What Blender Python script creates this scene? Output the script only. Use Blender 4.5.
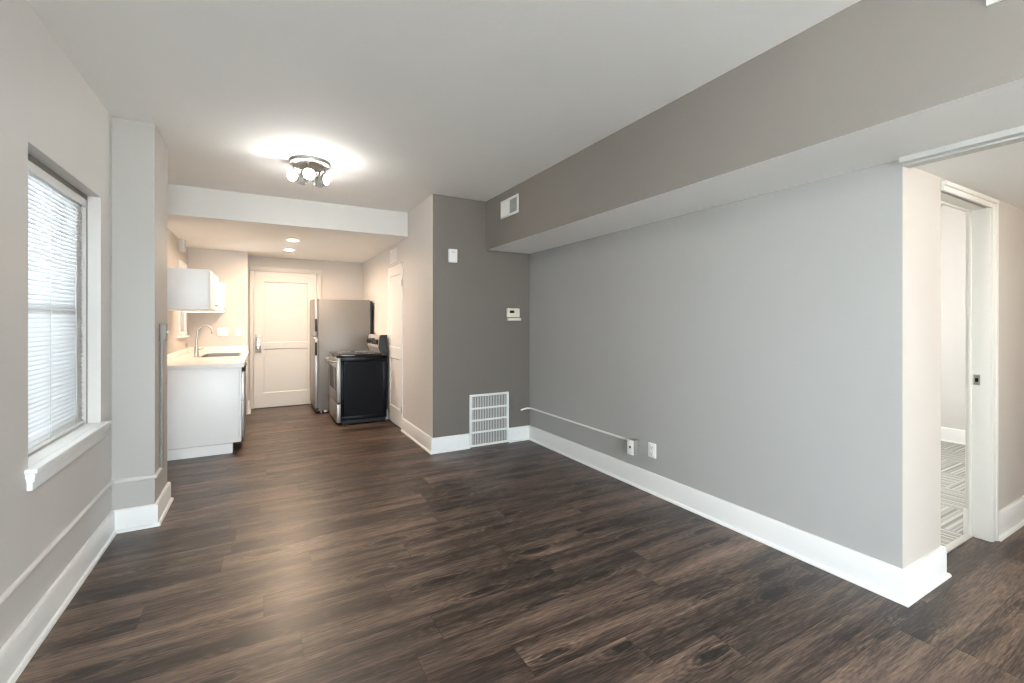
import bpy, bmesh, math, random
from mathutils import Vector, Matrix
for o in list(bpy.data.objects): bpy.data.objects.remove(o)
random.seed(7)
SC = bpy.context.scene
COL = SC.collection
S = 1.06            # metres per layout unit
PI = math.pi

# ------------------------------------------------------------------ camera, sky, exposure
cam_d = bpy.data.cameras.new('camera'); cam = bpy.data.objects.new('camera', cam_d); COL.objects.link(cam)
cam_d.sensor_fit = 'HORIZONTAL'; cam_d.sensor_width = 36.0
cam_d.lens = 36.0 * 447.0 / 1024.0
cam_d.shift_y = -19.5 / 1024.0
cam_d.clip_start = 0.02; cam_d.clip_end = 200
cam.location = (0, 0, 1.26 * S)
cam.rotation_euler = (PI / 2, 0, -math.atan2(250, 447))
SC.camera = cam

W = bpy.data.worlds.new('overcast_sky'); SC.world = W; W.use_nodes = True
bg = W.node_tree.nodes['Background']
bg.inputs[0].default_value = (0.83, 0.92, 1.0, 1); bg.inputs[1].default_value = 17.0

sun_d = bpy.data.lights.new('sun', 'SUN'); sun_d.energy = 260.0; sun_d.angle = 0.05; sun_d.color = (1.0, 0.97, 0.93)
sun = bpy.data.objects.new('sun', sun_d); COL.objects.link(sun)
sun.rotation_euler = Vector((-0.55, -0.50, -0.80)).to_track_quat('-Z', 'Y').to_euler()   # comes over the house; added so the lit ground bounces light onto the ceiling

SC.view_settings.view_transform = 'Standard'; SC.view_settings.look = 'None'
SC.view_settings.exposure = 0.60; SC.view_settings.gamma = 1.0; SC.view_settings.use_curve_mapping = False
SC.cycles.use_denoising = True; SC.cycles.denoising_input_passes = 'RGB_ALBEDO_NORMAL'; SC.cycles.denoising_prefilter = 'ACCURATE'
SC.cycles.filter_width = 1.3
SC.cycles.max_bounces = 12; SC.cycles.diffuse_bounces = 7; SC.cycles.glossy_bounces = 4
SC.cycles.transmission_bounces = 6; SC.cycles.transparent_max_bounces = 12
SC.cycles.sample_clamp_indirect = 6.0

BULB = 140.0; DOWN = 860.0; HALL = 50.0

BACKY = -2.52
def portal(loc, sx, sy, rot):
    d = bpy.data.lights.new('window_daylight', 'AREA'); d.shape = 'RECTANGLE'; d.size = sx * S; d.size_y = sy * S
    d.cycles.is_portal = True
    o = bpy.data.objects.new('window_daylight', d); COL.objects.link(o)
    o.location = Vector(loc) * S; o.rotation_euler = rot
    return o
# portals guide the sky's light through the window openings (they emit nothing themselves)
portal((-0.97, 2.853, 1.33), 1.25, 0.93, (0, -PI / 2, 0))
portal((-0.97, -0.85, 1.33), 1.2, 1.3, (0, -PI / 2, 0))
portal((0.6, BACKY, 1.2), 2.2, 2.1, (PI / 2, 0, 0))
portal((4.6, 4.15, 1.4), 1.8, 1.3, (-PI / 2, 0, 0))
portal((-1.02, 6.56, 1.52), 0.8, 0.5, (0, -PI / 2, 0))

# ------------------------------------------------------------------ materials
def nt(name):
    m = bpy.data.materials.new(name); m.use_nodes = True
    n = m.node_tree.nodes; l = m.node_tree.links
    return m, n, l, n['Principled BSDF']

def paint(name, col, rough=0.55, bump=0.04, scale=60, var=0.03):
    m, n, l, b = nt(name)
    tc = n.new('ShaderNodeTexCoord')
    no = n.new('ShaderNodeTexNoise'); no.inputs['Scale'].default_value = scale; no.inputs['Detail'].default_value = 4
    l.new(tc.outputs['Object'], no.inputs['Vector'])
    n2 = n.new('ShaderNodeTexNoise'); n2.inputs['Scale'].default_value = 1.7; n2.inputs['Detail'].default_value = 3
    l.new(tc.outputs['Object'], n2.inputs['Vector'])
    mr = n.new('ShaderNodeMapRange'); mr.inputs[3].default_value = 1 - var; mr.inputs[4].default_value = 1 + var
    l.new(n2.outputs[0], mr.inputs[0])
    mx = n.new('ShaderNodeVectorMath'); mx.operation = 'SCALE'; mx.inputs[0].default_value = col[:3]
    l.new(mr.outputs[0], mx.inputs['Scale']); l.new(mx.outputs[0], b.inputs['Base Color'])
    b.inputs['Roughness'].default_value = rough
    bp = n.new('ShaderNodeBump'); bp.inputs['Strength'].default_value = bump; bp.inputs['Distance'].default_value = 0.01
    l.new(no.outputs[0], bp.inputs['Height']); l.new(bp.outputs[0], b.inputs['Normal'])
    return m

def metal(name, col, rough=0.3, met=1.0, aniso=None):
    m, n, l, b = nt(name)
    b.inputs['Base Color'].default_value = (*col, 1); b.inputs['Metallic'].default_value = met
    tc = n.new('ShaderNodeTexCoord'); mp = n.new('ShaderNodeMapping')
    mp.inputs['Scale'].default_value = aniso or (1, 1, 1)
    no = n.new('ShaderNodeTexNoise'); no.inputs['Scale'].default_value = 40; no.inputs['Detail'].default_value = 3
    l.new(tc.outputs['Object'], mp.inputs['Vector']); l.new(mp.outputs[0], no.inputs['Vector'])
    mr = n.new('ShaderNodeMapRange'); mr.inputs[3].default_value = rough * 0.85; mr.inputs[4].default_value = rough * 1.15
    l.new(no.outputs[0], mr.inputs[0]); l.new(mr.outputs[0], b.inputs['Roughness'])
    return m

def emit(name, col, strength):
    m, n, l, b = nt(name)
    b.inputs['Base Color'].default_value = (*col, 1)
    b.inputs['Emission Color'].default_value = (*col, 1); b.inputs['Emission Strength'].default_value = strength
    return m

def math_node(n, l, op, a, b=None, c=None):
    q = n.new('ShaderNodeMath'); q.operation = op
    for i, v in enumerate((a, b, c)):
        if v is None: continue
        if isinstance(v, (int, float)): q.inputs[i].default_value = v
        else: l.new(v, q.inputs[i])
    return q.outputs[0]

def floor_material():
    m, n, l, b = nt('dark_wood_plank')
    tc = n.new('ShaderNodeTexCoord'); sp = n.new('ShaderNodeSeparateXYZ'); l.new(tc.outputs['Object'], sp.inputs[0])
    X, Y = sp.outputs[0], sp.outputs[1]
    pw, pl = 0.178, 1.22
    yr = math_node(n, l, 'DIVIDE', Y, pw); row = math_node(n, l, 'FLOOR', yr); fy = math_node(n, l, 'SUBTRACT', yr, row)
    wr = n.new('ShaderNodeTexWhiteNoise'); wr.noise_dimensions = '1D'; l.new(row, wr.inputs['W'])
    xr = math_node(n, l, 'ADD', math_node(n, l, 'DIVIDE', X, pl), math_node(n, l, 'MULTIPLY', wr.outputs['Value'], 5.0))
    cx = math_node(n, l, 'FLOOR', xr); fx = math_node(n, l, 'SUBTRACT', xr, cx)
    cv = n.new('ShaderNodeCombineXYZ'); l.new(cx, cv.inputs[0]); l.new(row, cv.inputs[1])
    wp = n.new('ShaderNodeTexWhiteNoise'); wp.noise_dimensions = '2D'; l.new(cv.outputs[0], wp.inputs['Vector'])
    rnd = wp.outputs['Value']
    # per-plank offset of the grain
    off = n.new('ShaderNodeVectorMath'); off.operation = 'SCALE'; l.new(wp.outputs['Color'], off.inputs[0]); off.inputs['Scale'].default_value = 37.0
    pos = n.new('ShaderNodeVectorMath'); pos.operation = 'ADD'; l.new(tc.outputs['Object'], pos.inputs[0]); l.new(off.outputs[0], pos.inputs[1])
    def noise(scx, scy, detail, rough=0.5, dist=0.0):
        mp = n.new('ShaderNodeMapping'); mp.inputs['Scale'].default_value = (scx, scy, 1); l.new(pos.outputs[0], mp.inputs['Vector'])
        t = n.new('ShaderNodeTexNoise'); t.inputs['Scale'].default_value = 1.0; t.inputs['Detail'].default_value = detail
        t.inputs['Roughness'].default_value = rough; t.inputs['Distortion'].default_value = dist
        l.new(mp.outputs[0], t.inputs['Vector']); return t.outputs[0]
    broad = noise(0.9, 8.0, 4, 0.55, 0.5)
    fine = noise(11.0, 190.0, 4, 0.7, 0.3)
    mid = noise(2.6, 34.0, 5, 0.65, 1.6)
    # knots with rings around them
    mp = n.new('ShaderNodeMapping'); mp.inputs['Scale'].default_value = (1.25, 4.6, 1); l.new(pos.outputs[0], mp.inputs['Vector'])
    vo = n.new('ShaderNodeTexVoronoi'); vo.voronoi_dimensions = '2D'; vo.inputs['Scale'].default_value = 1.0; vo.inputs['Randomness'].default_value = 1.0
    l.new(mp.outputs[0], vo.inputs['Vector'])
    kd = math_node(n, l, 'ADD', vo.outputs['Distance'], math_node(n, l, 'MULTIPLY', math_node(n, l, 'SUBTRACT', mid, 0.5), 0.16))
    knot = n.new('ShaderNodeMapRange'); knot.interpolation_type = 'SMOOTHSTEP'
    knot.inputs[1].default_value = 0.03; knot.inputs[2].default_value = 0.15; knot.inputs[3].default_value = 1; knot.inputs[4].default_value = 0
    l.new(kd, knot.inputs[0])
    rings = math_node(n, l, 'SINE', math_node(n, l, 'MULTIPLY', kd, 95.0))
    rmask = n.new('ShaderNodeMapRange'); rmask.inputs[1].default_value = 0.05; rmask.inputs[2].default_value = 0.38; rmask.inputs[3].default_value = 0.11; rmask.inputs[4].default_value = 0.0
    l.new(kd, rmask.inputs[0])
    v = math_node(n, l, 'ADD', math_node(n, l, 'MULTIPLY', broad, 1.1), math_node(n, l, 'MULTIPLY', mid, 0.55))
    v = math_node(n, l, 'ADD', v, math_node(n, l, 'MULTIPLY', fine, 0.95))
    v = math_node(n, l, 'ADD', v, math_node(n, l, 'MULTIPLY', rnd, 0.14))
    v = math_node(n, l, 'SUBTRACT', v, 0.88)
    v = math_node(n, l, 'ADD', v, math_node(n, l, 'MULTIPLY', rings, rmask.outputs[0]))
    v = math_node(n, l, 'SUBTRACT', v, math_node(n, l, 'MULTIPLY', knot.outputs[0], 0.35))
    cr = n.new('ShaderNodeValToRGB'); l.new(v, cr.inputs[0])
    e = cr.color_ramp.elements
    e[0].position = 0.20; e[0].color = (0.010, 0.007, 0.006, 1)
    e[1].position = 0.92; e[1].color = (0.29, 0.195, 0.140, 1)
    a = e.new(0.40); a.color = (0.036, 0.024, 0.018, 1)
    a = e.new(0.55); a.color = (0.096, 0.064, 0.048, 1)
    a = e.new(0.74); a.color = (0.165, 0.112, 0.084, 1)
    # seams
    ex = math_node(n, l, 'MULTIPLY', math_node(n, l, 'MINIMUM', fx, math_node(n, l, 'SUBTRACT', 1.0, fx)), pl)
    ey = math_node(n, l, 'MULTIPLY', math_node(n, l, 'MINIMUM', fy, math_node(n, l, 'SUBTRACT', 1.0, fy)), pw)
    ed = math_node(n, l, 'MINIMUM', ex, ey)
    se = n.new('ShaderNodeMapRange'); se.inputs[1].default_value = 0.0006; se.inputs[2].default_value = 0.0024; se.inputs[3].default_value = 0.45; se.inputs[4].default_value = 1.0
    l.new(ed, se.inputs[0])
    mx = n.new('ShaderNodeVectorMath'); mx.operation = 'SCALE'; l.new(cr.outputs[0], mx.inputs[0]); l.new(se.outputs[0], mx.inputs['Scale'])
    l.new(mx.outputs[0], b.inputs['Base Color'])
    ro = n.new('ShaderNodeMapRange'); ro.inputs[3].default_value = 0.46; ro.inputs[4].default_value = 0.30; l.new(fine, ro.inputs[0])
    l.new(ro.outputs[0], b.inputs['Roughness'])
    b.inputs['Specular IOR Level'].default_value = 0.5
    h = math_node(n, l, 'ADD', math_node(n, l, 'MULTIPLY', fine, 0.35), se.outputs[0])
    bp = n.new('ShaderNodeBump'); bp.inputs['Strength'].default_value = 0.22; bp.inputs['Distance'].default_value = 0.002
    l.new(h, bp.inputs['Height']); l.new(bp.outputs[0], b.inputs['Normal'])
    return m

def carpet_material():
    m, n, l, b = nt('striped_carpet')
    tc = n.new('ShaderNodeTexCoord'); sp = n.new('ShaderNodeSeparateXYZ'); l.new(tc.outputs['Object'], sp.inputs[0])
    X, Y = sp.outputs[0], sp.outputs[1]
    t = 0.48
    ch = math_node(n, l, 'MODULO', math_node(n, l, 'ADD', math_node(n, l, 'FLOOR', math_node(n, l, 'DIVIDE', X, t)), math_node(n, l, 'FLOOR', math_node(n, l, 'DIVIDE', Y, t))), 2.0)
    ch = math_node(n, l, 'ABSOLUTE', ch)
    c = math_node(n, l, 'ADD', math_node(n, l, 'MULTIPLY', X, ch), math_node(n, l, 'MULTIPLY', Y, math_node(n, l, 'SUBTRACT', 1.0, ch)))
    st = n.new('ShaderNodeTexNoise'); st.noise_dimensions = '1D'; st.inputs['Scale'].default_value = 45; st.inputs['Detail'].default_value = 3
    l.new(c, st.inputs['W'])
    fz = n.new('ShaderNodeTexNoise'); fz.inputs['Scale'].default_value = 220; l.new(tc.outputs['Object'], fz.inputs['Vector'])
    v = math_node(n, l, 'ADD', st.outputs[0], math_node(n, l, 'MULTIPLY', math_node(n, l, 'SUBTRACT', fz.outputs[0], 0.5), 0.5))
    cr = n.new('ShaderNodeValToRGB'); l.new(v, cr.inputs[0]); e = cr.color_ramp.elements
    e[0].position = 0.38; e[0].color = (0.20, 0.195, 0.18, 1); e[1].position = 0.62; e[1].color = (0.44, 0.43, 0.40, 1)
    l.new(cr.outputs[0], b.inputs['Base Color']); b.inputs['Roughness'].default_value = 0.95
    bp = n.new('ShaderNodeBump'); bp.inputs['Strength'].default_value = 0.5; bp.inputs['Distance'].default_value = 0.004
    l.new(fz.outputs[0], bp.inputs['Height']); l.new(bp.outputs[0], b.inputs['Normal'])
    return m

def glass_material():
    m, n, l, b = nt('clear_glass')
    n.remove(b)
    tr = n.new('ShaderNodeBsdfTransparent'); tr.inputs[0].default_value = (0.97, 0.985, 0.98, 1)
    gl = n.new('ShaderNodeBsdfGlossy'); gl.inputs['Roughness'].default_value = 0.02
    fr = n.new('ShaderNodeFresnel'); fr.inputs[0].default_value = 1.45
    mx = n.new('ShaderNodeMixShader'); l.new(fr.outputs[0], mx.inputs[0]); l.new(tr.outputs[0], mx.inputs[1]); l.new(gl.outputs[0], mx.inputs[2])
    l.new(mx.outputs[0], n['Material Output'].inputs[0])
    return m

def slat_material():
    m, n, l, b = nt('white_vinyl_slat')
    tl = n.new('ShaderNodeBsdfTranslucent'); tl.inputs[0].default_value = (0.60, 0.66, 0.74, 1)
    b.inputs['Base Color'].default_value = (0.88, 0.88, 0.87, 1); b.inputs['Roughness'].default_value = 0.45
    mx = n.new('ShaderNodeMixShader'); mx.inputs[0].default_value = 0.16
    l.new(b.outputs[0], mx.inputs[1]); l.new(tl.outputs[0], mx.inputs[2]); l.new(mx.outputs[0], n['Material Output'].inputs[0])
    return m

M = {}
M['wall'] = paint('greige_wall_paint', (0.61, 0.585, 0.56))
M['liptrim'] = paint('grey_white_trim_paint', (0.52, 0.52, 0.50), 0.4, 0.01)
M['beam'] = paint('light_matched_beam', (0.60, 0.585, 0.56))
M['hallwall'] = paint('light_matched_hall_cream', (0.52, 0.475, 0.43))
M['pilaster'] = paint('light_matched_pilaster', (0.41, 0.395, 0.37))
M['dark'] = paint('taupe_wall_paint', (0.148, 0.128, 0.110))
M['grey'] = paint('light_matched_grey', (0.385, 0.382, 0.370))
M['soffit'] = paint('light_matched_soffit', (0.212, 0.193, 0.177))
M['kitchen'] = paint('cream_wall_paint', (0.55, 0.505, 0.46))
M['ceiling'] = paint('ceiling_paint', (0.87, 0.865, 0.845), 0.8, 0.10, 35)
M['white'] = paint('white_gloss_paint', (0.77, 0.765, 0.75), 0.32, 0.01)
M['cabinet'] = paint('white_cabinet_finish', (0.88, 0.88, 0.87), 0.35, 0.0)
M['plastic'] = paint('white_plastic', (0.82, 0.82, 0.80), 0.35, 0.0)
M['beigeplastic'] = paint('beige_plastic', (0.70, 0.66, 0.54), 0.4, 0.0)
M['counter'] = paint('white_counter', (0.80, 0.77, 0.73), 0.25, 0.0, 60, 0.02)
M['greyplastic'] = paint('grey_box_paint', (0.22, 0.205, 0.185), 0.45, 0.0)
M['greymetal'] = metal('brushed_grey_metal', (0.55, 0.53, 0.50), 0.42, 0.6)
M['doorcream'] = paint('cream_door_paint', (0.54, 0.52, 0.485), 0.4, 0.01)
M['whitemetal'] = metal('satin_nickel_cup', (0.80, 0.78, 0.75), 0.35, 0.7)
M['platemetal'] = metal('dull_nickel_plate', (0.42, 0.40, 0.38), 0.5, 0.8)
M['trimcream'] = paint('cream_trim_paint', (0.70, 0.675, 0.62), 0.35, 0.01)
M['steel'] = metal('stainless_steel', (0.34, 0.325, 0.31), 0.42, 0.85, (1, 1, 30))
M['fridge_side'] = paint('grey_appliance_side', (0.19, 0.178, 0.165), 0.38, 0.02, 300)
M['nickel'] = metal('brushed_nickel', (0.50, 0.46, 0.42), 0.3)
M['black'] = paint('black_enamel', (0.005, 0.005, 0.007), 0.30, 0.0)
M['black'].node_tree.nodes['Principled BSDF'].inputs['Specular IOR Level'].default_value = 0.10
M['blackglass'] = paint('black_glass', (0.008, 0.008, 0.010), 0.06, 0.0)
M['blackplastic'] = paint('black_plastic', (0.012, 0.012, 0.012), 0.45, 0.0)
M['blackplastic'].node_tree.nodes['Principled BSDF'].inputs['Specular IOR Level'].default_value = 0.3
M['darkvoid'] = paint('dark_duct', (0.05, 0.048, 0.045), 0.9, 0.0)
M['floor'] = floor_material(); M['carpet'] = carpet_material()
M['glass'] = glass_material(); M['slat'] = slat_material()
M['bulb'] = emit('lit_bulb', (1.0, 0.96, 0.91), BULB)
M['bulb_rear'] = emit('added_rear_bulb', (1.0, 0.96, 0.91), 380.0)
M['down'] = emit('lit_downlight', (1.0, 0.74, 0.52), DOWN)
M['bed'] = emit('added_bedroom_globe', (1.0, 0.93, 0.84), 140.0)
M['hall'] = emit('added_hall_globe', (1.0, 0.84, 0.66), HALL)
M['ground'] = paint('pale_concrete', (0.55, 0.54, 0.52), 0.9, 0.1, 8)

# ------------------------------------------------------------------ mesh helpers (layout units, scaled by S when built)
def box(bm, x0, x1, y0, y1, z0, z1, bev=0.0, rot=None, piv=None):
    x0, x1 = min(x0, x1), max(x0, x1); y0, y1 = min(y0, y1), max(y0, y1); z0, z1 = min(z0, z1), max(z0, z1)
    t = bmesh.new()
    bmesh.ops.create_cube(t, size=1.0)
    for v in t.verts:
        v.co = Vector(((x0 + x1) / 2 + v.co.x * (x1 - x0), (y0 + y1) / 2 + v.co.y * (y1 - y0), (z0 + z1) / 2 + v.co.z * (z1 - z0)))
    if bev > 0:
        bmesh.ops.bevel(t, geom=list(t.edges), offset=min(bev, 0.45 * min(x1 - x0, y1 - y0, z1 - z0)), segments=2, profile=0.5, affect='EDGES')
    if rot is not None:
        p = Vector(piv) if piv else Vector(((x0 + x1) / 2, (y0 + y1) / 2, (z0 + z1) / 2))
        for v in t.verts: v.co = rot @ (v.co - p) + p
    merge(bm, t)

def merge(bm, t):
    me = bpy.data.meshes.new('tmp'); t.to_mesh(me); t.free(); bm.from_mesh(me); bpy.data.meshes.remove(me)

def lathe(bm, prof, center=(0, 0, 0), axis=(0, 0, 1), seg=24, caps=True):
    """prof: list of (radius, height along axis)"""
    q = Vector((0, 0, 1)).rotation_difference(Vector(axis).normalized()).to_matrix(); c = Vector(center)
    rings = []
    for r, h in prof:
        if r < 1e-6: rings.append([bm.verts.new(c + q @ Vector((0, 0, h)))]); continue
        rings.append([bm.verts.new(c + q @ Vector((r * math.cos(2 * PI * k / seg), r * math.sin(2 * PI * k / seg), h))) for k in range(seg)])
    for a, b in zip(rings, rings[1:]):
        for k in range(seg):
            j = (k + 1) % seg
            if len(a) == 1 and len(b) == 1: continue
            if len(a) == 1: f = (a[0], b[j], b[k])
            elif len(b) == 1: f = (a[k], a[j], b[0])
            else: f = (a[k], a[j], b[j], b[k])
            bm.faces.new(f)
    if caps:
        for r_, flip in ((rings[0], True), (rings[-1], False)):
            if len(r_) > 1: bm.faces.new(list(reversed(r_)) if flip else r_)

def tube(bm, pts, r, seg=10, closed=False):
    pts = [Vector(p) for p in pts]; rings = []; n = len(pts); up = None
    for i, p in enumerate(pts):
        a = pts[(i - 1) % n] if (closed or i > 0) else p; b = pts[(i + 1) % n] if (closed or i < n - 1) else p
        d = (b - a).normalized()
        if up is None: up = d.orthogonal().normalized()
        up = (up - d * up.dot(d)); up = up.normalized() if up.length > 1e-6 else d.orthogonal().normalized()
        s = d.cross(up)
        rr = r[i] if isinstance(r, (list, tuple)) else r
        rings.append([bm.verts.new(p + (up * math.cos(2 * PI * k / seg) + s * math.sin(2 * PI * k / seg)) * rr) for k in range(seg)])
    for i in range(n if closed else n - 1):
        a, b = rings[i], rings[(i + 1) % n]
        for k in range(seg): bm.faces.new((a[k], a[(k + 1) % seg], b[(k + 1) % seg], b[k]))
    if not closed:
        bm.faces.new(list(reversed(rings[0]))); bm.faces.new(rings[-1])

def sweep(bm, path, prof, z=0.0):
    """sweep a profile (distance out from wall, height) along a wall line; the room is on the right of the direction of travel"""
    P = [Vector((p[0], p[1])) for p in path]; n = len(P); rings = []
    def rn(a, b): d = (b - a).normalized(); return Vector((d.y, -d.x))
    for i in range(n):
        ns = []
        if i > 0: ns.append(rn(P[i - 1], P[i]))
        if i < n - 1: ns.append(rn(P[i], P[i + 1]))
        if len(ns) == 2: m = (ns[0] + ns[1]); m = m / (1 + ns[0].dot(ns[1]))
        else: m = ns[0]
        rings.append([bm.verts.new((P[i].x + m.x * o, P[i].y + m.y * o, z + h)) for o, h in prof])
    k = len(prof)
    for a, b in zip(rings, rings[1:]):
        for j in range(k): bm.faces.new((a[j], a[(j + 1) % k], b[(j + 1) % k], b[j]))
    bm.faces.new(rings[0]); bm.faces.new(list(reversed(rings[-1])))

def obj(name, bm, mat, parent=None, smooth=True):
    bmesh.ops.recalc_face_normals(bm, faces=bm.faces)
    for v in bm.verts: v.co *= S
    me = bpy.data.meshes.new(name); bm.to_mesh(me); bm.free()
    me.materials.append(M[mat] if isinstance(mat, str) else mat)
    if smooth:
        for p in me.polygons: p.use_smooth = True
        try: me.set_sharp_from_angle(angle=math.radians(32))
        except Exception: pass
    o = bpy.data.objects.new(name, me); COL.objects.link(o)
    if parent: o.parent = parent
    return o

def thing(name, loc, label, cat, rotz=0, group=None):
    o = bpy.data.objects.new(name, None); COL.objects.link(o); o.location = Vector(loc) * S; o.rotation_euler = (0, 0, rotz)
    o.empty_display_size = 0.05
    o['label'] = label; o['category'] = cat
    if group: o['group'] = group
    return o

def tag(o, label, cat, group=None):
    o['label'] = label; o['category'] = cat
    if group: o['group'] = group
    return o

def dup(root, loc, rotz, label):
    r = root.copy(); COL.objects.link(r); r.location = Vector(loc) * S; r.rotation_euler = (0, 0, rotz); r['label'] = label
    def rec(src, dst):
        for ch in list(src.children):
            c = ch.copy(); COL.objects.link(c); c.parent = dst; rec(ch, c)
    rec(root, r); return r

def struct(name, bm, mat, parent=None, smooth=True):
    o = obj(name, bm, mat, parent, smooth)
    if parent is None: o['kind'] = 'structure'
    return o

def boxes(name, mat, *bs, parent=None, bev=0.0, st=False):
    bm = bmesh.new()
    for b in bs: box(bm, *b, bev=bev)
    return struct(name, bm, mat, parent) if st else obj(name, bm, mat, parent)

CZ = 2.49      # main ceiling
KZ = 2.22      # kitchen ceiling
SX, SZ = 1.998, 1.995   # soffit face and underside
RX, DY = 2.52, 4.115
KX = 1.43             # closet wall plane    # right wall plane, dark wall plane
HY = 0.90             # hall wall plane
BACK = -2.4

# ------------------------------------------------------------------ room shell
boxes('floor', 'floor', (-1.0, 2.6, BACK - .1, 7.7, -0.1, 0), (2.6, 5.3, -1.4, 0.985, -0.1, 0), st=True)
boxes('floor.001', 'carpet', (2.6, 6.5, 0.985, 4.2, -0.1, 0.004), st=True)
wx0, wx1 = -0.94, -0.785
boxes('wall_left', 'wall',
      (wx0, wx1, BACK, -1.5, 0, CZ), (wx0, wx1, -1.5, -0.2, 0, 0.735), (wx0, wx1, -1.5, -0.2, 1.925, CZ),
      (wx0, wx1, -0.2, 2.409, 0, CZ), (wx0, wx1, 2.409, 3.297, 0, 0.677), (wx0, wx1, 2.409, 3.297, 1.955, CZ),
      (wx0, wx1, 3.297, 3.50, 0, CZ), st=True)
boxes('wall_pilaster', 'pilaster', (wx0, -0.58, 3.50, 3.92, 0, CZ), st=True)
boxes('wall_kitchen_left', 'kitchen', (-1.0, -0.84, 3.92, 6.33, 0, CZ), (-1.0, -0.84, 6.79, 7.6, 0, CZ),
      (-1.0, -0.84, 6.33, 6.79, 0, 1.14), (-1.0, -0.84, 6.33, 6.79, 1.90, CZ), st=True)
boxes('wall_kitchen_back', 'kitchen', (-0.84, -0.171, 7.07, 7.7, 0, KZ), (-0.171, 1.55, 7.52, 7.7, 0, KZ), st=True)
boxes('wall_closet', 'wall', (KX, 1.55, DY + .0004, 5.15, 0, CZ), (KX, 1.55, 5.83, 7.6, 0, CZ), (KX, 1.55, 5.15, 5.83, 1.96, CZ), (1.53, 1.55, 5.1, 5.85, 0, 1.97), st=True)
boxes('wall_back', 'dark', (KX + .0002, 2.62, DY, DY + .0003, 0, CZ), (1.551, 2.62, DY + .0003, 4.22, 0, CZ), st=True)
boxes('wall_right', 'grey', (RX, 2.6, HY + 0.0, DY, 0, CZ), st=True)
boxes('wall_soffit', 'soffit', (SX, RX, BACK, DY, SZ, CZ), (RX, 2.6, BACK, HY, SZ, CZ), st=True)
sf = bpy.data.objects['wall_soffit']; sf.data.materials.append(M['ceiling'])
for p_ in sf.data.polygons:
    if p_.normal.z < -0.9: p_.material_index = 1
boxes('wall_hall', 'hallwall', (RX + .001, 2.945, HY - .001, .985, 0, CZ), (3.67, 6.3, HY, .985, 0, CZ), (2.945, 3.67, HY, .985, 1.945, CZ), st=True)
boxes('wall_hall_end', 'wall', (5.2, 5.3, -1.4, HY, 0, CZ), (2.6, 5.3, -1.4, -1.3, 0, CZ), (2.5, 2.6, BACK, -1.3, 0, SZ), st=True)
boxes('wall_front', 'wall', (wx0, -.5, BACK - .1, BACK, 0, CZ), (1.7, 2.6, BACK - .1, BACK, 0, CZ), (-.5, 1.7, BACK - .1, BACK, 0, .15), (-.5, 1.7, BACK - .1, BACK, 2.25, CZ), st=True)
bm = bmesh.new()
for q in ((-.5, -.44, .15, 2.25), (1.64, 1.7, .15, 2.25), (.56, .64, .15, 2.25), (-.44, 1.64, .15, .22), (-.44, 1.64, 2.18, 2.25)): box(bm, q[0], q[1], BACK - .08, BACK - .03, q[2], q[3])
w5 = struct('added_window_front', bm, 'white')  # unseen front window, added to fill the ceiling with bounced daylight
boxes('pane', 'glass', (-.44, 1.64, BACK - .057, BACK - .053, .22, 2.18), parent=w5)
boxes('wall_bedroom', 'wall', (6.3, 6.42, 0.9, 4.2, 0, CZ), (2.6, 3.95, 4.1, 4.2, 0, CZ), (5.25, 6.3, 4.1, 4.2, 0, CZ),
      (3.95, 5.25, 4.1, 4.2, 0, 0.6), (3.95, 5.25, 4.1, 4.2, 2.2, CZ), st=True)
boxes('ceiling', 'ceiling', (-1.0, 2.6, BACK - .1, 4.97, CZ, CZ + .12), st=True)
boxes('ceiling.001', 'ceiling', (-0.84, KX, 4.97, 7.6, KZ, CZ + .12), st=True)
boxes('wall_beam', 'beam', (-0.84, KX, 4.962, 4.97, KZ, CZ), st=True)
boxes('ceiling.002', 'ceiling', (2.58, 5.3, -1.4, HY, 1.978, 2.1), st=True)
boxes('ceiling.003', 'ceiling', (2.6, 6.42, 0.9, 4.2, CZ, CZ + .12), st=True)
boxes('ground', 'ground', (-30, -1.0, -20, 30, -0.4, -0.3), (-1.0, 30, 7.7, 30, -.4, -.3), (-1, 30, -20, BACK - .1, -.4, -.3), (5.3, 30, BACK - .1, 0.9, -.4, -.3), (6.5, 30, .9, 7.7, -.4, -.3), (1.6, 6.5, 4.2, 7.7, -.4, -.3), st=True)
# lintel trim along the hall opening
boxes('trim_1', 'liptrim', (2.480, 2.52, -1.3, HY - 0.002, 1.970, 1.9945), (2.52, 2.58, -1.3, HY - 0.001, 1.962, 1.9945), st=True)

# baseboards
def bb(t, sh, h): return [(0, 0), (t + sh, 0), (t + sh, 0.008), (t + sh * .6, 0.016), (t, 0.019), (t, h - .012), (t * .75, h - .003), (t * .6, h), (0, h)]
def base(name, h, *paths):
    bm = bmesh.new()
    for p in paths: sweep(bm, p, bb(.018, .014, h))
    struct(name, bm, 'white')
base('baseboard_left', .134, [(wx1, BACK), (wx1, 3.50), (-0.58, 3.50), (-0.58, 3.92), (-0.84, 3.92), (-0.84, 5.05)])
base('baseboard_back', .147, [(KX, 5.14), (KX, DY), (1.806, DY)], [(2.256, DY), (RX, DY), (RX, HY), (2.945, HY), (2.945, HY + .03)])
base('baseboard_hall', .147, [(3.70, HY), (5.2, HY)])
base('baseboard_bedroom', .147, [(6.3, 4.1), (6.3, 0.99)])
base('baseboard_kitchen', .13, [(-0.171, 7.09), (-0.171, 7.52), (-0.16, 7.52)], [(0.81, 7.52), (KX, 7.52), (KX, 5.85)])
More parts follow.
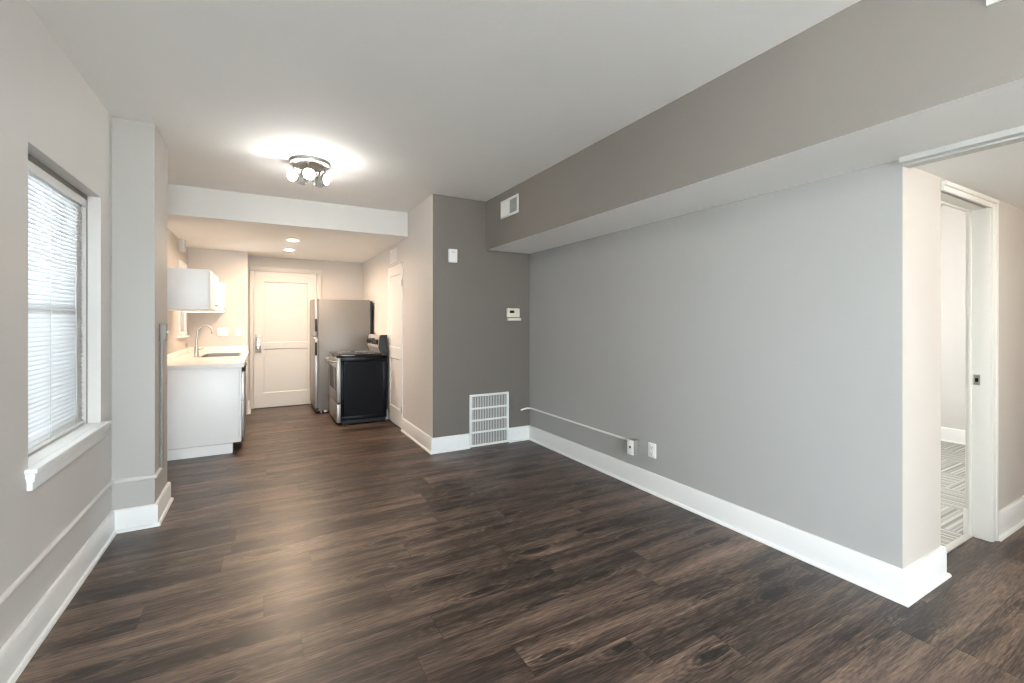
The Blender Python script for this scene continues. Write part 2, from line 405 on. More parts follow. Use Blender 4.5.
# half-round rail low on the left wall
bm = bmesh.new()
hr = [(0.014 * math.sin(PI * k / 8), 0.303 + 0.013 * math.cos(PI * k / 8)) for k in range(9)]
sweep(bm, [(wx1, BACK), (wx1, 3.50), (-0.58, 3.50), (-0.58, 3.66)], hr)
struct('trim_2', bm, 'wall')

# ------------------------------------------------------------------ windows
def sash_window(name, xg, y0, y1, z0, z1, mid=True, mun=0):
    """wooden frame and sashes in the opening, glass at x = xg"""
    w = struct(name, (lambda b: (box(b, xg - .03, xg + .03, y0, y0 + .035, z0, z1), box(b, xg - .03, xg + .03, y1 - .035, y1, z0, z1),
               box(b, xg - .03, xg + .03, y0, y1, z1 - .035, z1), box(b, xg - .03, xg + .03, y0, y1, z0, z0 + .04), b)[-1])(bmesh.new()), 'white')
    bm = bmesh.new(); zm = (z0 + z1) / 2
    for a, b_, dx in ((z0 + .04, zm + .015, .012), (zm - .015, z1 - .035, -.012)):
        for q in ((y0 + .035, y0 + .068, a, b_), (y1 - .068, y1 - .035, a, b_), (y0 + .035, y1 - .035, a, a + .032), (y0 + .035, y1 - .035, b_ - .032, b_)):
            box(bm, xg + dx - .011, xg + dx + .011, *q)
        for k in range(mun):
            yy = y0 + (y1 - y0) * (k + 1) / (mun + 1); box(bm, xg + dx - .007, xg + dx + .007, yy - .009, yy + .009, a, b_)
    obj('sash', bm, 'white', w)
    boxes('pane', 'glass', (xg - .002, xg + .002, y0 + .04, y1 - .04, z0 + .045, z1 - .04), parent=w)
    return w
w1 = sash_window('window_1', -0.902, 2.409, 3.297, 0.695, 1.955, mun=1)
boxes('stop_moulding', 'greyplastic', (-0.852, -0.840, 2.409, 3.297, 1.930, 1.955), (-0.846, -0.840, 3.292, 3.297, 0.70, 1.930), (-0.846, -0.840, 2.409, 2.414, 0.70, 1.930), parent=w1)
bm = bmesh.new()
box(bm, wx0, wx1, 2.409, 3.297, 0.677, 0.700); box(bm, wx1 - .002, -0.748, 2.375, 3.345, 0.680, 0.700, .005)
box(bm, wx1 - .002, -0.757, 2.382, 3.338, 0.660, 0.680, .004)
obj('window_sill', bm, 'white', w1)
bm = bmesh.new(); box(bm, wx1 - .002, -0.768, 2.395, 3.320, 0.612, 0.660, .003); box(bm, wx1 - .002, -0.762, 2.392, 3.323, 0.645, 0.660, .003)
obj('apron', bm, 'white', w1)
w2 = sash_window('window_2', -0.93, 6.33, 6.79, 1.14, 1.90)
bm = bmesh.new()
for q in ((6.26, 6.335, 1.085, 1.972), (6.785, 6.86, 1.085, 1.972), (6.335, 6.785, 1.895, 1.972), (6.335, 6.785, 1.085, 1.145)): box(bm, -0.842, -0.815, *q, bev=.003)
box(bm, -0.90, -0.79, 6.25, 6.87, 1.075, 1.095, .003)
obj('casing', bm, 'white', w2)
w3 = sash_window('added_window_left', -0.902, -1.5, -0.2, 0.735, 1.925, mun=1)  # unseen window, added to throw daylight across the room
# bedroom window (hidden from the photograph, gives the daylight inside that room)
bm = bmesh.new()
for q in ((3.95, 3.99, .6, 2.2), (5.21, 5.25, .6, 2.2), (4.58, 4.62, .6, 2.2), (3.99, 5.21, .6, .64), (3.99, 5.21, 2.16, 2.2), (3.99, 5.21, 1.38, 1.42)): box(bm, q[0], q[1], 4.12, 4.17, q[2], q[3])
w4 = struct('window_4', bm, 'white')
boxes('pane', 'glass', (3.99, 5.21, 4.143, 4.147, .64, 2.16), parent=w4)

# mini blind
bl = thing('window_blind', (-0.862, 2.853, 0.702), 'white horizontal mini blind lowered over the left window', 'window blind')
hw = 0.434
boxes('headrail', 'plastic', (-.014, .014, -hw, hw, 1.205, 1.238), parent=bl, bev=.003)
boxes('valance', 'plastic', (.014, .019, -hw - .008, hw + .008, 1.188, 1.240), parent=bl, bev=.002)
bm = bmesh.new(); zs = []
z = 0.035
while z < 1.195: zs.append(z); z += 0.0203
for zz in zs:
    th = math.radians(65); n_ = 5
    ring = []
    for k in range(n_):
        s = (k / (n_ - 1) - .5); a = s * 0.0245; c = 0.0022 * (1 - 4 * s * s)
        ring.append((a * math.cos(th) - c * math.sin(th), zz - a * math.sin(th) - c * math.cos(th) * -1))
    for sy in (0,):
        v0 = [bm.verts.new((x, -hw, h)) for x, h in ring]; v1 = [bm.verts.new((x, hw, h)) for x, h in ring]
        for k in range(n_ - 1): bm.faces.new((v0[k], v0[k + 1], v1[k + 1], v1[k]))
sl = obj('slats', bm, 'slat', bl)
mo = sl.modifiers.new('thickness', 'SOLIDIFY'); mo.thickness = 0.0006
boxes('bottom_rail', 'plastic', (-.012, .012, -hw, hw, .004, .020), parent=bl, bev=.003)
for yy in (-.30, -.02, .30):
    bm = bmesh.new()
    for dx in (-.0135, .0135): tube(bm, [(dx, yy, .012), (dx, yy, 1.21)], .0011, 6)
    box(bm, -.0125, .0125, yy - .008, yy + .008, .0015, .021, .001)
    obj('ladder_cord', bm, 'plastic', bl)
bm = bmesh.new(); tube(bm, [(.019, -.345, 1.19), (.022, -.345, .50)], .0032, 6)
obj('tilt_wand', bm, 'plastic', bl)

# ------------------------------------------------------------------ pilaster raceway and box
rw = thing('surface_raceway', (-0.58, 3.66, 0.31), 'narrow grey vertical wire raceway with switch box on pilaster side', 'wire raceway')
boxes('channel', 'greyplastic', (0, .018, -.012, .012, 0, .83), parent=rw, bev=.003)
bx_ = boxes('switch_box', 'greyplastic', (0, .036, -.034, .034, .826, .940), parent=rw, bev=.004)
boxes('toggle', 'plastic', (.036, .048, -.005, .005, .875, .893), parent=bx_, bev=.002)

# ------------------------------------------------------------------ ceiling spotlight cluster
def fl(u, v, z):
    f = 447.; a = math.atan2(250, 447); X = (u - 512) / f; Z = (322 - v) / f
    r = (math.sin(a) + X * math.cos(a), math.cos(a) - X * math.sin(a)); t = (z - 1.26) / Z
    return r[0] * t, r[1] * t
LC = (0.322, 3.755)
lf = thing('ceiling_light', (LC[0], LC[1], CZ), 'round brushed nickel ceiling light with five lit spot heads', 'ceiling light')
bm = bmesh.new(); lathe(bm, [(0.0, -.032), (.128, -.032), (.142, -.026), (.146, -.014), (.146, 0)], seg=48)
obj('ceiling_plate', bm, 'platemetal', lf)
aim = Vector((-0.10, -1.0, -0.03)).normalized()
for hx, hy, dv in ((-.115, .0, (-.7, -1, -.17)), (-.015, -.095, (-.10, -1, -.14)), (.105, -.02, (1.0, -.8, -.17)), (-.05, .085, (-.15, 1, -.75)), (.075, .09, (.2, 1, -.75))):
    bz = -0.125
    d = Vector(dv).normalized()
    c = Vector((hx, hy, bz))
    bm = bmesh.new()
    tube(bm, [(hx, hy, -.03), (hx, hy, -.076)], .005, 8)
    lathe(bm, [(.014, -.002), (.014, -.010), (.007, -.012)], (hx, hy, -.03), seg=12)
    side = d.cross(Vector((0, 0, 1))).normalized()
    tube(bm, [c + side * .047 * math.cos(t_) + Vector((0, 0, .047 * math.sin(t_))) for t_ in [PI * k / 12 for k in range(13)]], .004, 6)
    hd = obj('spot_head', bm, 'nickel', lf)
    bm = bmesh.new()   # cup, open towards its aim
    lathe(bm, [(.0, -.048), (.020, -.046), (.034, -.026), (.043, .012), (.040, .012), (.031, -.024), (.017, -.041), (0, -.042)], c, d, 24, False)
    obj('reflector_cup', bm, 'whitemetal', hd)
    bm = bmesh.new(); bmesh.ops.create_uvsphere(bm, u_segments=20, v_segments=12, radius=.031)
    for v in bm.verts: v.co += c + d * .001
    obj('bulb', bm, 'bulb', hd)

# recessed kitchen lights
dl = thing('recessed_light', (0.317, 5.80, KZ), 'lit recessed downlight in the kitchen ceiling, nearer to the camera', 'ceiling light', group='recessed kitchen ceiling lights')
bm = bmesh.new(); lathe(bm, [(.068, 0), (.068, -.008), (.060, -.011), (.050, -.006), (.048, 0.0)], seg=32, caps=False); obj('trim_ring', bm, 'white', dl)
bm = bmesh.new(); lathe(bm, [(0, -.003), (.049, -.003), (.049, -.001)], seg=32, caps=False); obj('lens', bm, 'down', dl)
dup(dl, (0.314, 6.60, KZ), 0, 'lit recessed downlight in the kitchen ceiling, farther one by the entry door')
rl = dup(lf, (0.0, -1.3, CZ), PI, 'unseen copy of the ceiling light, added behind the camera as fill')  # unseen second fixture, added to fill the left wall and ceiling
for hd_ in rl.children:
    for b_ in hd_.children:
        if b_.name.startswith('bulb'): b_.data = b_.data.copy(); b_.data.materials[0] = M['bulb_rear']
# unseen bedroom and hall lamps, added to brighten those rooms
bl2 = thing('added_bedroom_light', (4.3, 2.3, CZ), 'unseen globe light added on the bedroom ceiling as fill', 'ceiling light')
bm = bmesh.new(); lathe(bm, [(0, -.02), (.15, -.02), (.155, 0)], seg=32); obj('ceiling_plate', bm, 'nickel', bl2)
bm = bmesh.new(); lathe(bm, [(.14, -.02), (.138, -.05), (.11, -.085), (.055, -.102), (0, -.106)], seg=32, caps=False); obj('globe', bm, 'bed', bl2)
hl = thing('added_hall_light', (3.5, -0.35, 1.978), 'unseen globe light added on the low hall ceiling as fill', 'ceiling light')
bm = bmesh.new(); lathe(bm, [(0, -.02), (.13, -.02), (.135, 0)], seg=32); obj('ceiling_plate', bm, 'nickel', hl)
bm = bmesh.new(); lathe(bm, [(.06, -.02), (.10, -.05), (.115, -.09), (.10, -.14), (.055, -.175), (0, -.185)], seg=32, caps=False); obj('globe', bm, 'hall', hl)

# ------------------------------------------------------------------ registers and grille
def register(loc, rotz, label, w=.33, h=.168, flip=1, ang=52):
    """face plane = local xz, facing local -y; built centred"""
    t = thing('air_register', loc, label, 'air vent', rotz)
    bm = bmesh.new(); fw = .022
    for q in ((-w / 2, w / 2, h / 2 - fw, h / 2), (-w / 2, w / 2, -h / 2, -h / 2 + fw), (-w / 2, -w / 2 + fw, -h / 2 + fw, h / 2 - fw), (w / 2 - fw, w / 2, -h / 2 + fw, h / 2 - fw), (-.006, .006, -h / 2 + fw, h / 2 - fw)):
        box(bm, q[0], q[1], -.010, 0, q[2], q[3], .002)
    obj('frame', bm, 'plastic', t)
    boxes('backing', 'darkvoid', (-w / 2 + .004, w / 2 - .004, -.0015, 0, -h / 2 + .004, h / 2 - .004), parent=t)
    for sgn, nm in ((-1, 'louver_bank'), (1, 'louver_bank')):
        bm = bmesh.new(); n_ = 11; x0 = (-w / 2 + fw if sgn < 0 else .006); x1 = (-.006 if sgn < 0 else w / 2 - fw)
        for k in range(n_):
            xx = x0 + (x1 - x0) * (k + .5) / n_
            R = Matrix.Rotation(math.radians(ang) * sgn * flip, 3, 'Z')
            box(bm, xx - .0008, xx + .0008, -.011, 0, -h / 2 + fw, h / 2 - fw, rot=R)
        obj(nm, bm, 'plastic', t)
    return t
# soffit faces -x: rotate local -y to -x  => rotz = -90deg
register((SX, 3.615, 2.322), -PI / 2, 'white air register near the far end of the soffit, beside the dark wall')
register((SX, 0.335, 2.338), -PI / 2, 'white air register at the top right of the soffit nearest the camera')
register((KX, 5.57, 2.08), -PI / 2, 'small white air register above the closet door', w=.30, h=.168, ang=28)

gr = thing('return_air_grille', (2.031, DY, 0.005), 'large white four-section return air grille low on dark wall', 'air vent')
GW, GH = .445, .525
bm = bmesh.new()
for q in ((-GW / 2, GW / 2, 0, .022), (-GW / 2, GW / 2, GH - .022, GH), (-GW / 2, -GW / 2 + .022, .022, GH - .022), (GW / 2 - .022, GW / 2, .022, GH - .022)): box(bm, q[0], q[1], -.020, -.001, q[2], q[3], .003)
obj('frame', bm, 'plastic', gr)
ih = (GH - .044) / 4
for k in (1, 2, 3): boxes('crossbar', 'plastic', (-GW / 2 + .022, GW / 2 - .022, -.018, -.001, .022 + ih * k - .008, .022 + ih * k + .008), parent=gr)
for k in range(4):
    bm = bmesh.new(); nf = 22
    for j in range(nf):
        xx = -GW / 2 + .022 + (GW - .044) * (j + .5) / nf
        box(bm, xx - .0018, xx + .0018, -.015, -.003, .022 + ih * k + .006, .022 + ih * (k + 1) - .006, rot=Matrix.Rotation(math.radians(-38), 3, 'Z'))
    obj('louver_bank', bm, 'plastic', gr)
boxes('backing', 'greyplastic', (-GW / 2 + .01, GW / 2 - .01, -.0025, -.001, .01, GH - .01), parent=gr)

# blank painted plate right of the grille
tag(boxes('blank_wall_plate', 'dark', (2.285, 2.375, DY - .006, DY, .335, .455), bev=.002), 'blank wall plate painted the dark wall colour beside the return grille', 'wall plate')

# alarm box and thermostat
t = thing('alarm_box', (1.628, DY, 1.84), 'small white alarm box high on the dark wall', 'alarm')
boxes('housing', 'plastic', (-.044, .044, -.035, 0, 0, .132), parent=t, bev=.006)
boxes('sensor_window', 'greymetal', (-.018, .018, -.0365, -.034, .098, .106), parent=t, bev=.001)
t = thing('thermostat', (2.305, DY, 1.272), 'beige wall thermostat with small black display beside the corner', 'thermostat')
boxes('housing', 'beigeplastic', (-.075, .075, -.032, 0, .036, .132), parent=t, bev=.008)
boxes('display', 'blackglass', (-.047, .006, -.0335, -.031, .082, .108), parent=t, bev=.001)
boxes('cover_flap', 'beigeplastic', (-.068, .085, -.044, 0, .002, .030), parent=t, bev=.005)

# cable along the right wall
bm = bmesh.new()
tube(bm, [(2.405, DY - .009, .322), (2.43, DY - .009, .328), (2.468, DY - .011, .335), (2.486, DY - .022, .337), (RX - .009, DY - .05, .337), (RX - .009, 3.9, .336), (RX - .009, 3.2, .334), (RX - .009, 2.568, .334)], .0085, 10)
tag(obj('cable_conduit', bm, 'plastic'), 'thin white cable conduit running along the grey wall to the outlet box', 'cable conduit')
t = thing('phone_jack_box', (RX, 2.538, .248), 'white surface-mounted jack box at the end of the conduit', 'outlet')
boxes('housing', 'greyplastic', (-.062, 0, -.030, .030, .002, .110), parent=t, bev=.003)
cp = boxes('cover_plate', 'plastic', (-.069, -.062, -.032, .032, 0, .112), parent=t, bev=.003)
boxes('jack', 'blackplastic', (-.0705, -.0685, -.009, .007, .05, .066), parent=cp)
def plate(loc, rotz, label, kind, w=.075, h=.108, name='wall_outlet'):
    t = thing(name, loc, label, 'outlet' if kind == 'outlet' else 'light switch', rotz)
    boxes('cover_plate', 'plastic', (-w / 2, w / 2, -.006, 0, -h / 2, h / 2), parent=t, bev=.003)
    if kind == 'outlet':
        for dz in (-.024, .024):
            r_ = boxes('socket', 'plastic', (-.017, .017, -.009, -.005, dz - .015, dz + .015), parent=t, bev=.004)
            boxes('slots', 'blackplastic', (-.008, -.0055, -.0096, -.0088, dz - .004, dz + .007), (.0055, .008, -.0096, -.0088, dz - .004, dz + .007), (-.002, .002, -.0096, -.0088, dz - .011, dz - .007), parent=r_)
    else:
        n_ = int(round(w / .06))
        for k in range(n_):
            xx = (k - (n_ - 1) / 2) * .046
            boxes('toggle', 'plastic', (xx - .005, xx + .005, -.016, -.005, -.010, .012), parent=t, bev=.002)
    return t
plate((RX, 2.378, .312), -PI / 2, 'white duplex outlet on the grey wall just above the baseboard', 'outlet')
plate((-.458, 7.07, 1.127), 0, 'white double switch plate above the sink counter', 'switch', w=.12, name='wall_switch')
plate((-.277, 7.07, 1.125), 0, 'white outlet plate above the counter nearest the entry door', 'outlet')

# ------------------------------------------------------------------ doors
def panel_door(bm, w, h, t, panels, bev=.012, depth=.010):
    """door in local xz, faces at y=-t/2 and y=+t/2; recessed panels on the -y face"""
    xs = sorted({0, w} | {p[0] for p in panels} | {p[1] for p in panels})
    # stiles and rails as boxes around the panels, panels thinner
    box(bm, 0, w, -t / 2 + depth, t / 2, 0, h)
    x0, x1 = panels[0][0], panels[0][1]
    box(bm, 0, x0, -t / 2, -t / 2 + depth, 0, h); box(bm, x1, w, -t / 2, -t / 2 + depth, 0, h)
    zz = [0] + [v for p in sorted(panels, key=lambda q: q[2]) for v in (p[2], p[3])] + [h]
    for a, b_ in zip(zz[::2], zz[1::2]): box(bm, x0, x1, -t / 2, -t / 2 + depth, a, b_)
    for p in panels:   # sloped bead around each panel
        a = -t / 2; b_ = -t / 2 + depth; m = bev
        o = [(p[0], p[2]), (p[1], p[2]), (p[1], p[3]), (p[0], p[3])]; i = [(p[0] + m, p[2] + m), (p[1] - m, p[2] + m), (p[1] - m, p[3] - m), (p[0] + m, p[3] - m)]
        ov = [bm.verts.new((x, a + .0015, z_)) for x, z_ in o]; iv = [bm.verts.new((x, b_ - .0005, z_)) for x, z_ in i]
        for k in range(4): bm.faces.new((ov[k], ov[(k + 1) % 4], iv[(k + 1) % 4], iv[k]))
# entry door
d1 = struct('door_1', (lambda b: (panel_door(b, .83, 1.985, .045, [(.12, .71, .21, .855), (.12, .71, .945, 1.84)]), b)[-1])(bmesh.new()), 'doorcream')
d1.location = Vector((-.10, 7.50, .012)) * S
pl_ = boxes('lock_plate', 'nickel', (.012, .088, -.0285, -.022, .80, 1.07), parent=d1, bev=.002)
for zz, rr in ((1.005, .021), (.875, .024)):
    bm = bmesh.new(); lathe(bm, [(rr, 0), (rr, .006), (rr * .45, .010), (rr * .4, .030), (rr * 1.05, .040), (rr * 1.15, .055), (rr * .7, .066), (0, .068)], (.05, -.0285, zz), (0, -1, 0), 16)
    obj('knob', bm, 'nickel', pl_)
bm = bmesh.new()
for q in ((-.155, -.105, 0, 2.055), (.735, .80, 0, 2.055)): box(bm, q[0], q[1], 7.488, 7.521, q[2], q[3], .003)
box(bm, -.155, .80, 7.486, 7.521, 2.0, 2.058, .003)
struct('trim_3', bm, 'doorcream')
# closet door
d2 = struct('door_2', (lambda b: (panel_door(b, .670, 1.935, .036, [(.10, .57, .20, .80), (.10, .57, .93, 1.82)]), b)[-1])(bmesh.new()), 'white')
d2.location = Vector((KX + .008, 5.825, .015)) * S; d2.rotation_euler = (0, 0, -PI / 2)
bm = bmesh.new(); lathe(bm, [(.024, 0), (.024, .005), (.010, .008), (.009, .034), (.010, .040), (0, .041)], (.035, -.018, .885), (0, -1, 0), 16)
tube(bm, [(.030, -.054, .885), (.055, -.056, .887), (.085, -.056, .888), (.12, -.052, .885)], [.009, .008, .007, .006], 8)
obj('lever_handle', bm, 'nickel', d2)
for zz in (.22, 1.70):
    bm = bmesh.new(); tube(bm, [(.670, -.022, zz - .04), (.670, -.022, zz + .04)], .006, 8); box(bm, .647, .671, -.0195, -.0175, zz - .038, zz + .038)
    obj('hinge', bm, 'nickel', d2)
# bedroom door frame: jamb, head, strike
JX = 3.64
bm = bmesh.new()
box(bm, JX, JX + .03, HY - .004, .99, 0, 1.945, .002); box(bm, 2.93, JX, HY + .015, .99, 1.915, 1.945, .002); box(bm, 2.93, 2.958, HY + .04, .99, 0, 1.915, .002)
box(bm, JX - .010, JX + .001, .974, .988, 0, 1.915, .002); box(bm, 2.95, JX, .974, .988, 1.903, 1.916, .002)
jf = struct('door_3', bm, 'trimcream')
boxes('strike_plate', 'nickel', (JX - .0025, JX + .0002, .938, .966, .893, .953), parent=jf)
boxes('latch_hole', 'blackplastic', (JX - .0035, JX - .0023, .945, .959, .911, .933), parent=jf)
bm = bmesh.new()
box(bm, JX + .004, JX + .062, HY - .014, HY, 0, 1.945, .004); box(bm, JX + .045, JX + .064, HY - .022, HY, 0, 1.940, .002)
box(bm, 2.947, JX + .0035, HY - .0135, HY, 1.912, 1.944, .003); box(bm, 2.947, JX + .066, HY - .024, HY, 1.938, 1.960, .002)
box(bm, JX + .004, JX + .085, .985, 1.003, 0, 1.99, .004); box(bm, JX - .004, JX + .09, .985, 1.010, 0, .15, .003)
struct('trim_4', bm, 'trimcream')
tag(boxes('threshold_strip', 'greymetal', (2.945, JX, .965, 1.0, 0.0, .010), bev=.003), 'grey metal threshold strip where the wood floor meets the carpet', 'threshold')

# ------------------------------------------------------------------ kitchen base run
CT = .862
bc = thing('base_cabinet', (-.51, 5.06, 0), 'narrow white base cabinet at the near end of the counter', 'cabinet')
boxes('body', 'cabinet', (-.33, .315, 0, .135, .101, .822), parent=bc, bev=.001)
boxes('toe_kick', 'cabinet', (-.33, .262, .006, .135, 0, .095), (-.32, .25, .03, .13, .095, .101), parent=bc)
dr = boxes('door', 'cabinet', (.317, .334, .004, .133, .10, .817), parent=bc, bev=.002)
bm = bmesh.new(); lathe(bm, [(.005, 0), (.005, .010), (.011, .016), (.009, .022), (0, .023)], (.334, .02, .50), (1, 0, 0), 12); obj('knob', bm, 'nickel', dr)
dw = thing('dishwasher', (-.51, 5.20, 0), 'stainless dishwasher built in under the counter beside the sink cabinet', 'dishwasher')
boxes('body', 'blackplastic', (-.30, .31, 0, .585, .09, .82), parent=dw)
boxes('toe_kick', 'blackplastic', (-.30, .26, 0, .585, 0, .09), parent=dw)
dd = boxes('door', 'steel', (.31, .357, .003, .582, .11, .765), parent=dw, bev=.004)
boxes('control_strip', 'blackplastic', (.31, .360, .003, .582, .770, .818), parent=dw, bev=.004)
boxes('pocket_handle', 'blackplastic', (.345, .3585, .16, .42, .745, .766), parent=dd, bev=.002)
sb = thing('sink_cabinet', (-.51, 5.785, 0), 'white sink base cabinet at the far end of the counter', 'cabinet')
boxes('body', 'cabinet', (-.325, .315, 0, 1.28, .095, .655), (.297, .315, 0, 1.28, .655, .822), (-.325, .297, 0, .018, .655, .822), (-.325, .297, 1.262, 1.28, .655, .822), parent=sb)
boxes('toe_kick', 'cabinet', (-.325, .262, 0, 1.28, 0, .095), parent=sb)
for a, kn in ((.004, .40), (.432, .47), (.86, .90)):
    dr = boxes('door', 'cabinet', (.317, .334, a, a + .42, .10, .817), parent=sb, bev=.002)
    bm = bmesh.new(); lathe(bm, [(.005, 0), (.005, .010), (.011, .016), (.009, .022), (0, .023)], (.334, kn, .76), (1, 0, 0), 12); obj('knob', bm, 'nickel', dr)
# worktop with a cut-out
SY0, SY1, SX0, SX1 = 6.10, 6.72, -.60, -.245
wt = thing('worktop', (-.51, 5.04, .822), 'white kitchen worktop with short backsplash around the sink', 'worktop')
def rel(b, o): return (b[0] - o[0], b[1] - o[0], b[2] - o[1], b[3] - o[1], b[4] - o[2], b[5] - o[2])
o_ = (-.51, 5.04, .822)
bm = bmesh.new()
for q in ((-.84, -.155, 5.04, SY0), (-.84, -.155, SY1, 7.07), (-.84, SX0, SY0, SY1), (SX1, -.155, SY0, SY1)): box(bm, *rel((*q, .823, CT), o_))
obj('slab', bm, 'counter', wt)
boxes('backsplash', 'counter', rel((-.84, -.165, 7.052, 7.07, CT, .935), o_), rel((-.84, -.822, 5.04, 7.052, CT, .935), o_), parent=wt, bev=.001)
sk = thing('sink', (-.42, 6.41, CT), 'stainless steel sink basin set into the white worktop', 'sink')
bm = bmesh.new(); hx_, hy_ = (SX1 - SX0) / 2, (SY1 - SY0) / 2; t_ = .004; zb = -.17
for q in ((-hx_ + .001, -hx_ + t_, -hy_ + .001, hy_ - .001, zb, .0025), (hx_ - t_, hx_ - .001, -hy_ + .001, hy_ - .001, zb, .0025), (-hx_ + t_, hx_ - t_, -hy_ + .001, -hy_ + t_, zb, .0025), (-hx_ + t_, hx_ - t_, hy_ - t_, hy_ - .001, zb, .0025), (-hx_ + .001, hx_ - .001, -hy_ + .001, hy_ - .001, zb - t_, zb)): box(bm, *q)
obj('basin', bm, 'steel', sk)
bm = bmesh.new()
for q in ((-hx_ - .018, -hx_ + .004, -hy_ - .018, hy_ + .018), (hx_ - .004, hx_ + .018, -hy_ - .018, hy_ + .018), (-hx_ + .004, hx_ - .004, -hy_ - .018, -hy_ + .004), (-hx_ + .004, hx_ - .004, hy_ - .004, hy_ + .018)): box(bm, q[0], q[1], q[2], q[3], .0005, .005, .001)
obj('rim', bm, 'steel', sk)
bm = bmesh.new(); lathe(bm, [(.038, 0), (.038, .003), (.026, .004), (0, .001)], (0, 0, zb), seg=20); obj('drain', bm, 'nickel', sk)
# faucet
fx, fy = -.655, 6.22
fa = thing('faucet', (fx, fy, CT), 'brushed nickel gooseneck faucet behind the sink', 'faucet')
bm = bmesh.new(); lathe(bm, [(.030, 0), (.030, .006), (.022, .012), (.021, .115), (.016, .125), (.013, .13)], seg=20); obj('body', bm, 'nickel', fa)
bm = bmesh.new()
pts = [(0, 0, .12), (.004, 0, .2), (.012, 0, .27)] + [(.082 - .070 * math.cos(a_), 0.0, .285 + .072 * math.sin(a_)) for a_ in [PI * k / 10 for k in range(11)]] + [(.158, 0, .262)]
tube(bm, pts, [.012] * (len(pts) - 3) + [.012, .014, .015], 12); obj('spout', bm, 'nickel', fa)
bm = bmesh.new(); tube(bm, [(.018, -.012, .085), (.045, -.03, .088), (.075, -.05, .105)], [.008, .006, .005], 8); obj('lever', bm, 'nickel', fa)

# upper cabinets
def upper(y0, y1, label, nd):
    t = thing('wall_cabinet', (-.84, y0, 1.38), label, 'cabinet')
    L = y1 - y0; D = .395
    boxes('body', 'cabinet', (0, D - .001, 0, L, 0, .378), parent=t, bev=.001)
    w = L / nd
    for k in range(nd):
        d_ = boxes('door', 'cabinet', (D, D + .018, k * w + .002, (k + 1) * w - .002, .003, .375), parent=t, bev=.002)
        kn = (k + 1) * w - .035 if k % 2 == 0 and nd > 1 else k * w + .04
        bm = bmesh.new(); lathe(bm, [(.005, 0), (.005, .010), (.011, .016), (.009, .022), (0, .023)], (D + .018, kn, .05), (1, 0, 0), 12); obj('knob', bm, 'nickel', d_)
    return t
upper(5.10, 6.01, 'white two-door wall cabinet nearest the camera, left of the kitchen window', 2)
upper(6.75, 7.069, 'narrow white wall cabinet in the corner beyond the kitchen window', 1)
boxes('pipe_box', 'wall', (-.84, -.785, 6.36, 6.52, 2.08, KZ - .001), bev=.003)
tag(bpy.data.objects['pipe_box'], 'small boxed pipe cover at the kitchen ceiling above the window', 'pipe cover')

# ------------------------------------------------------------------ refrigerator
fr = thing('refrigerator', (1.045, 7.0, 0), 'grey-sided top-freezer refrigerator standing beside the entry door', 'refrigerator')
FY0, FY1 = -.345, .345
boxes('body', 'fridge_side', (-.365, .325, FY0, FY1, .035, 1.575), parent=fr, bev=.006)
boxes('back_panel', 'blackplastic', (.325, .352, FY0 + .01, FY1 - .01, 0.05, 1.565), parent=fr, bev=.003)
fd = boxes('freezer_door', 'steel', (-.415, -.372, FY0, FY1, 1.048, 1.582), parent=fr, bev=.008)
rd = boxes('fridge_door', 'steel', (-.415, -.372, FY0, FY1, .075, 1.036), parent=fr, bev=.008)
boxes('gasket', 'greyplastic', (-.372, -.364, FY0 + .012, FY1 - .012, .08, 1.55), parent=fr)
boxes('pocket_handle', 'blackplastic', (-.412, -.385, FY0 - .0015, FY0 + .004, 1.13, 1.30), parent=fd, bev=.001)
boxes('pocket_handle', 'blackplastic', (-.412, -.385, FY0 - .0015, FY0 + .004, .80, .98), parent=rd, bev=.001)
boxes('middle_hinge', 'nickel', (-.452, -.37, FY0 + .01, FY0 + .05, 1.036, 1.048), parent=fr, bev=.002)
boxes('top_hinge_cover', 'greyplastic', (-.41, -.33, FY1 - .09, FY1 - .01, 1.576, 1.592), parent=fr, bev=.004)
boxes('base_grille', 'blackplastic', (-.40, -.34, FY0 + .01, FY1 - .01, .012, .072), parent=fr, bev=.003)
for xx, yy in ((-.33, FY0 + .06), (-.33, FY1 - .06), (.28, FY0 + .06), (.28, FY1 - .06)):
    bm = bmesh.new(); lathe(bm, [(.022, 0), (.022, .01), (.012, .013), (.012, .036)], (xx, yy, 0), seg=14); obj('foot', bm, 'nickel', fr)
boxes('roller_cover', 'nickel', (-.30, -.24, FY0 - .001, FY0 + .03, .012, .036), parent=fr, bev=.004)

# ------------------------------------------------------------------ range
st = thing('kitchen_range', (1.09, 6.10, 0), 'black-sided electric range with stainless front beside the refrigerator', 'range')
Y0, Y1 = -.355, .355
bm = bmesh.new(); box(bm, -.255, .295, Y0 + .006, Y1 - .006, .055, .835)
for yy in (Y0, Y1 - .006):   # raised rim around the recessed side panel
    for q in ((-.255, .295, .055, .105), (-.255, .295, .765, .835), (-.255, -.215, .105, .765), (.25, .295, .105, .765)): box(bm, q[0], q[1], yy, yy + .006, q[2], q[3], .002)
obj('body', bm, 'black', st)
boxes('plinth', 'blackplastic', (-.235, .28, Y0 + .02, Y1 - .02, .012, .055), parent=st)
ct = boxes('cooktop', 'blackglass', (-.300, .24, Y0 - .004, Y1 + .004, .837, .864), parent=st, bev=.006)
for xx, yy, rr in ((-.14, -.18, .10), (-.14, .18, .08), (.10, -.18, .075), (.10, .18, .10)):
    bm = bmesh.new(); lathe(bm, [(rr, .8642), (rr, .8648), (rr - .004, .8648), (rr - .004, .8642)], (xx, yy, 0), seg=36, caps=False); obj('burner_ring', bm, 'greymetal', ct)
od = boxes('oven_door', 'steel', (-.300, -.256, Y0 + .003, Y1 - .003, .275, .822), parent=st, bev=.005)
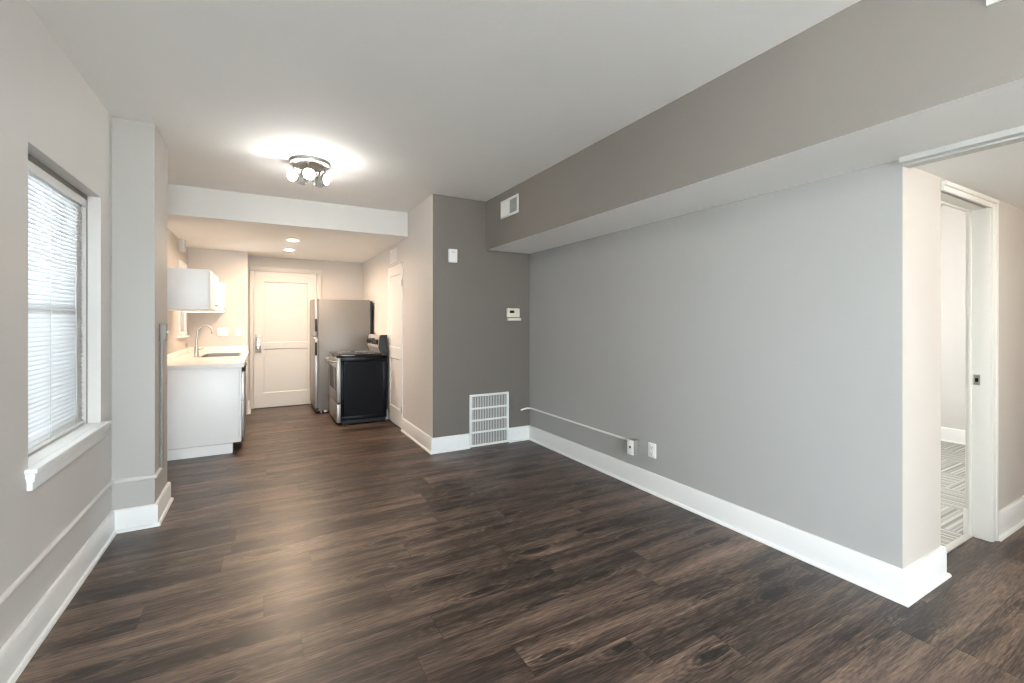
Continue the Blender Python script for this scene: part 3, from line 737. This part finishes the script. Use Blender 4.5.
boxes('oven_window', 'blackglass', (-.3025, -.299, Y0 + .09, Y1 - .09, .42, .70), parent=od, bev=.001)
bm = bmesh.new(); tube(bm, [(-.300, Y0 + .05, .775), (-.345, Y0 + .05, .778), (-.352, Y0 + .07, .779), (-.352, Y1 - .07, .779), (-.345, Y1 - .05, .778), (-.300, Y1 - .05, .775)], .012, 10); obj('oven_handle', bm, 'steel', od)
boxes('storage_drawer', 'steel', (-.300, -.256, Y0 + .003, Y1 - .003, .035, .262), parent=st, bev=.005)
# backguard: sloped stainless control panel with black end caps
bm = bmesh.new()
prof = [(.225, .864), (.196, .935), (.208, 1.065), (.222, 1.092), (.30, 1.092), (.30, .80), (.24, .80), (.24, .864)]
def prism(bm, prof, y0, y1):
    a = [bm.verts.new((x, y0, z_)) for x, z_ in prof]; b_ = [bm.verts.new((x, y1, z_)) for x, z_ in prof]
    for k in range(len(prof)): bm.faces.new((a[k], a[(k + 1) % len(prof)], b_[(k + 1) % len(prof)], b_[k]))
    bm.faces.new(list(reversed(a))); bm.faces.new(b_)
prism(bm, prof, Y0 + .012, Y1 - .012)
bg_ = obj('backguard', bm, 'greymetal', st, smooth=False)
for yy in (Y0, Y1 - .012):
    bm = bmesh.new(); prism(bm, [(x - .003 if x < .25 else x + .003, z_ + (.004 if z_ > 1 else 0)) for x, z_ in prof], yy, yy + .012); obj('end_cap', bm, 'blackplastic', bg_, smooth=False)
nrm = Vector((-1, 0, .1)).normalized()
for yy in (-.27, -.17, .17, .27):
    c = Vector((.2025, yy, 1.003))
    bm = bmesh.new(); lathe(bm, [(.038, 0), (.038, .004), (.029, .006), (.026, .024), (.021, .028), (0, .028)], c, nrm, 20); kb = obj('knob', bm, 'blackplastic', bg_)
boxes('clock_display', 'blackglass', (.1965, .208, -.09, .09, .965, 1.045), parent=bg_, bev=.001)
for xx, yy in ((-.22, Y0 + .05), (-.22, Y1 - .05), (.25, Y0 + .05), (.25, Y1 - .05)):
    bm = bmesh.new(); lathe(bm, [(.018, 0), (.018, .014)], (xx, yy, 0), seg=12); obj('foot', bm, 'blackplastic', st)
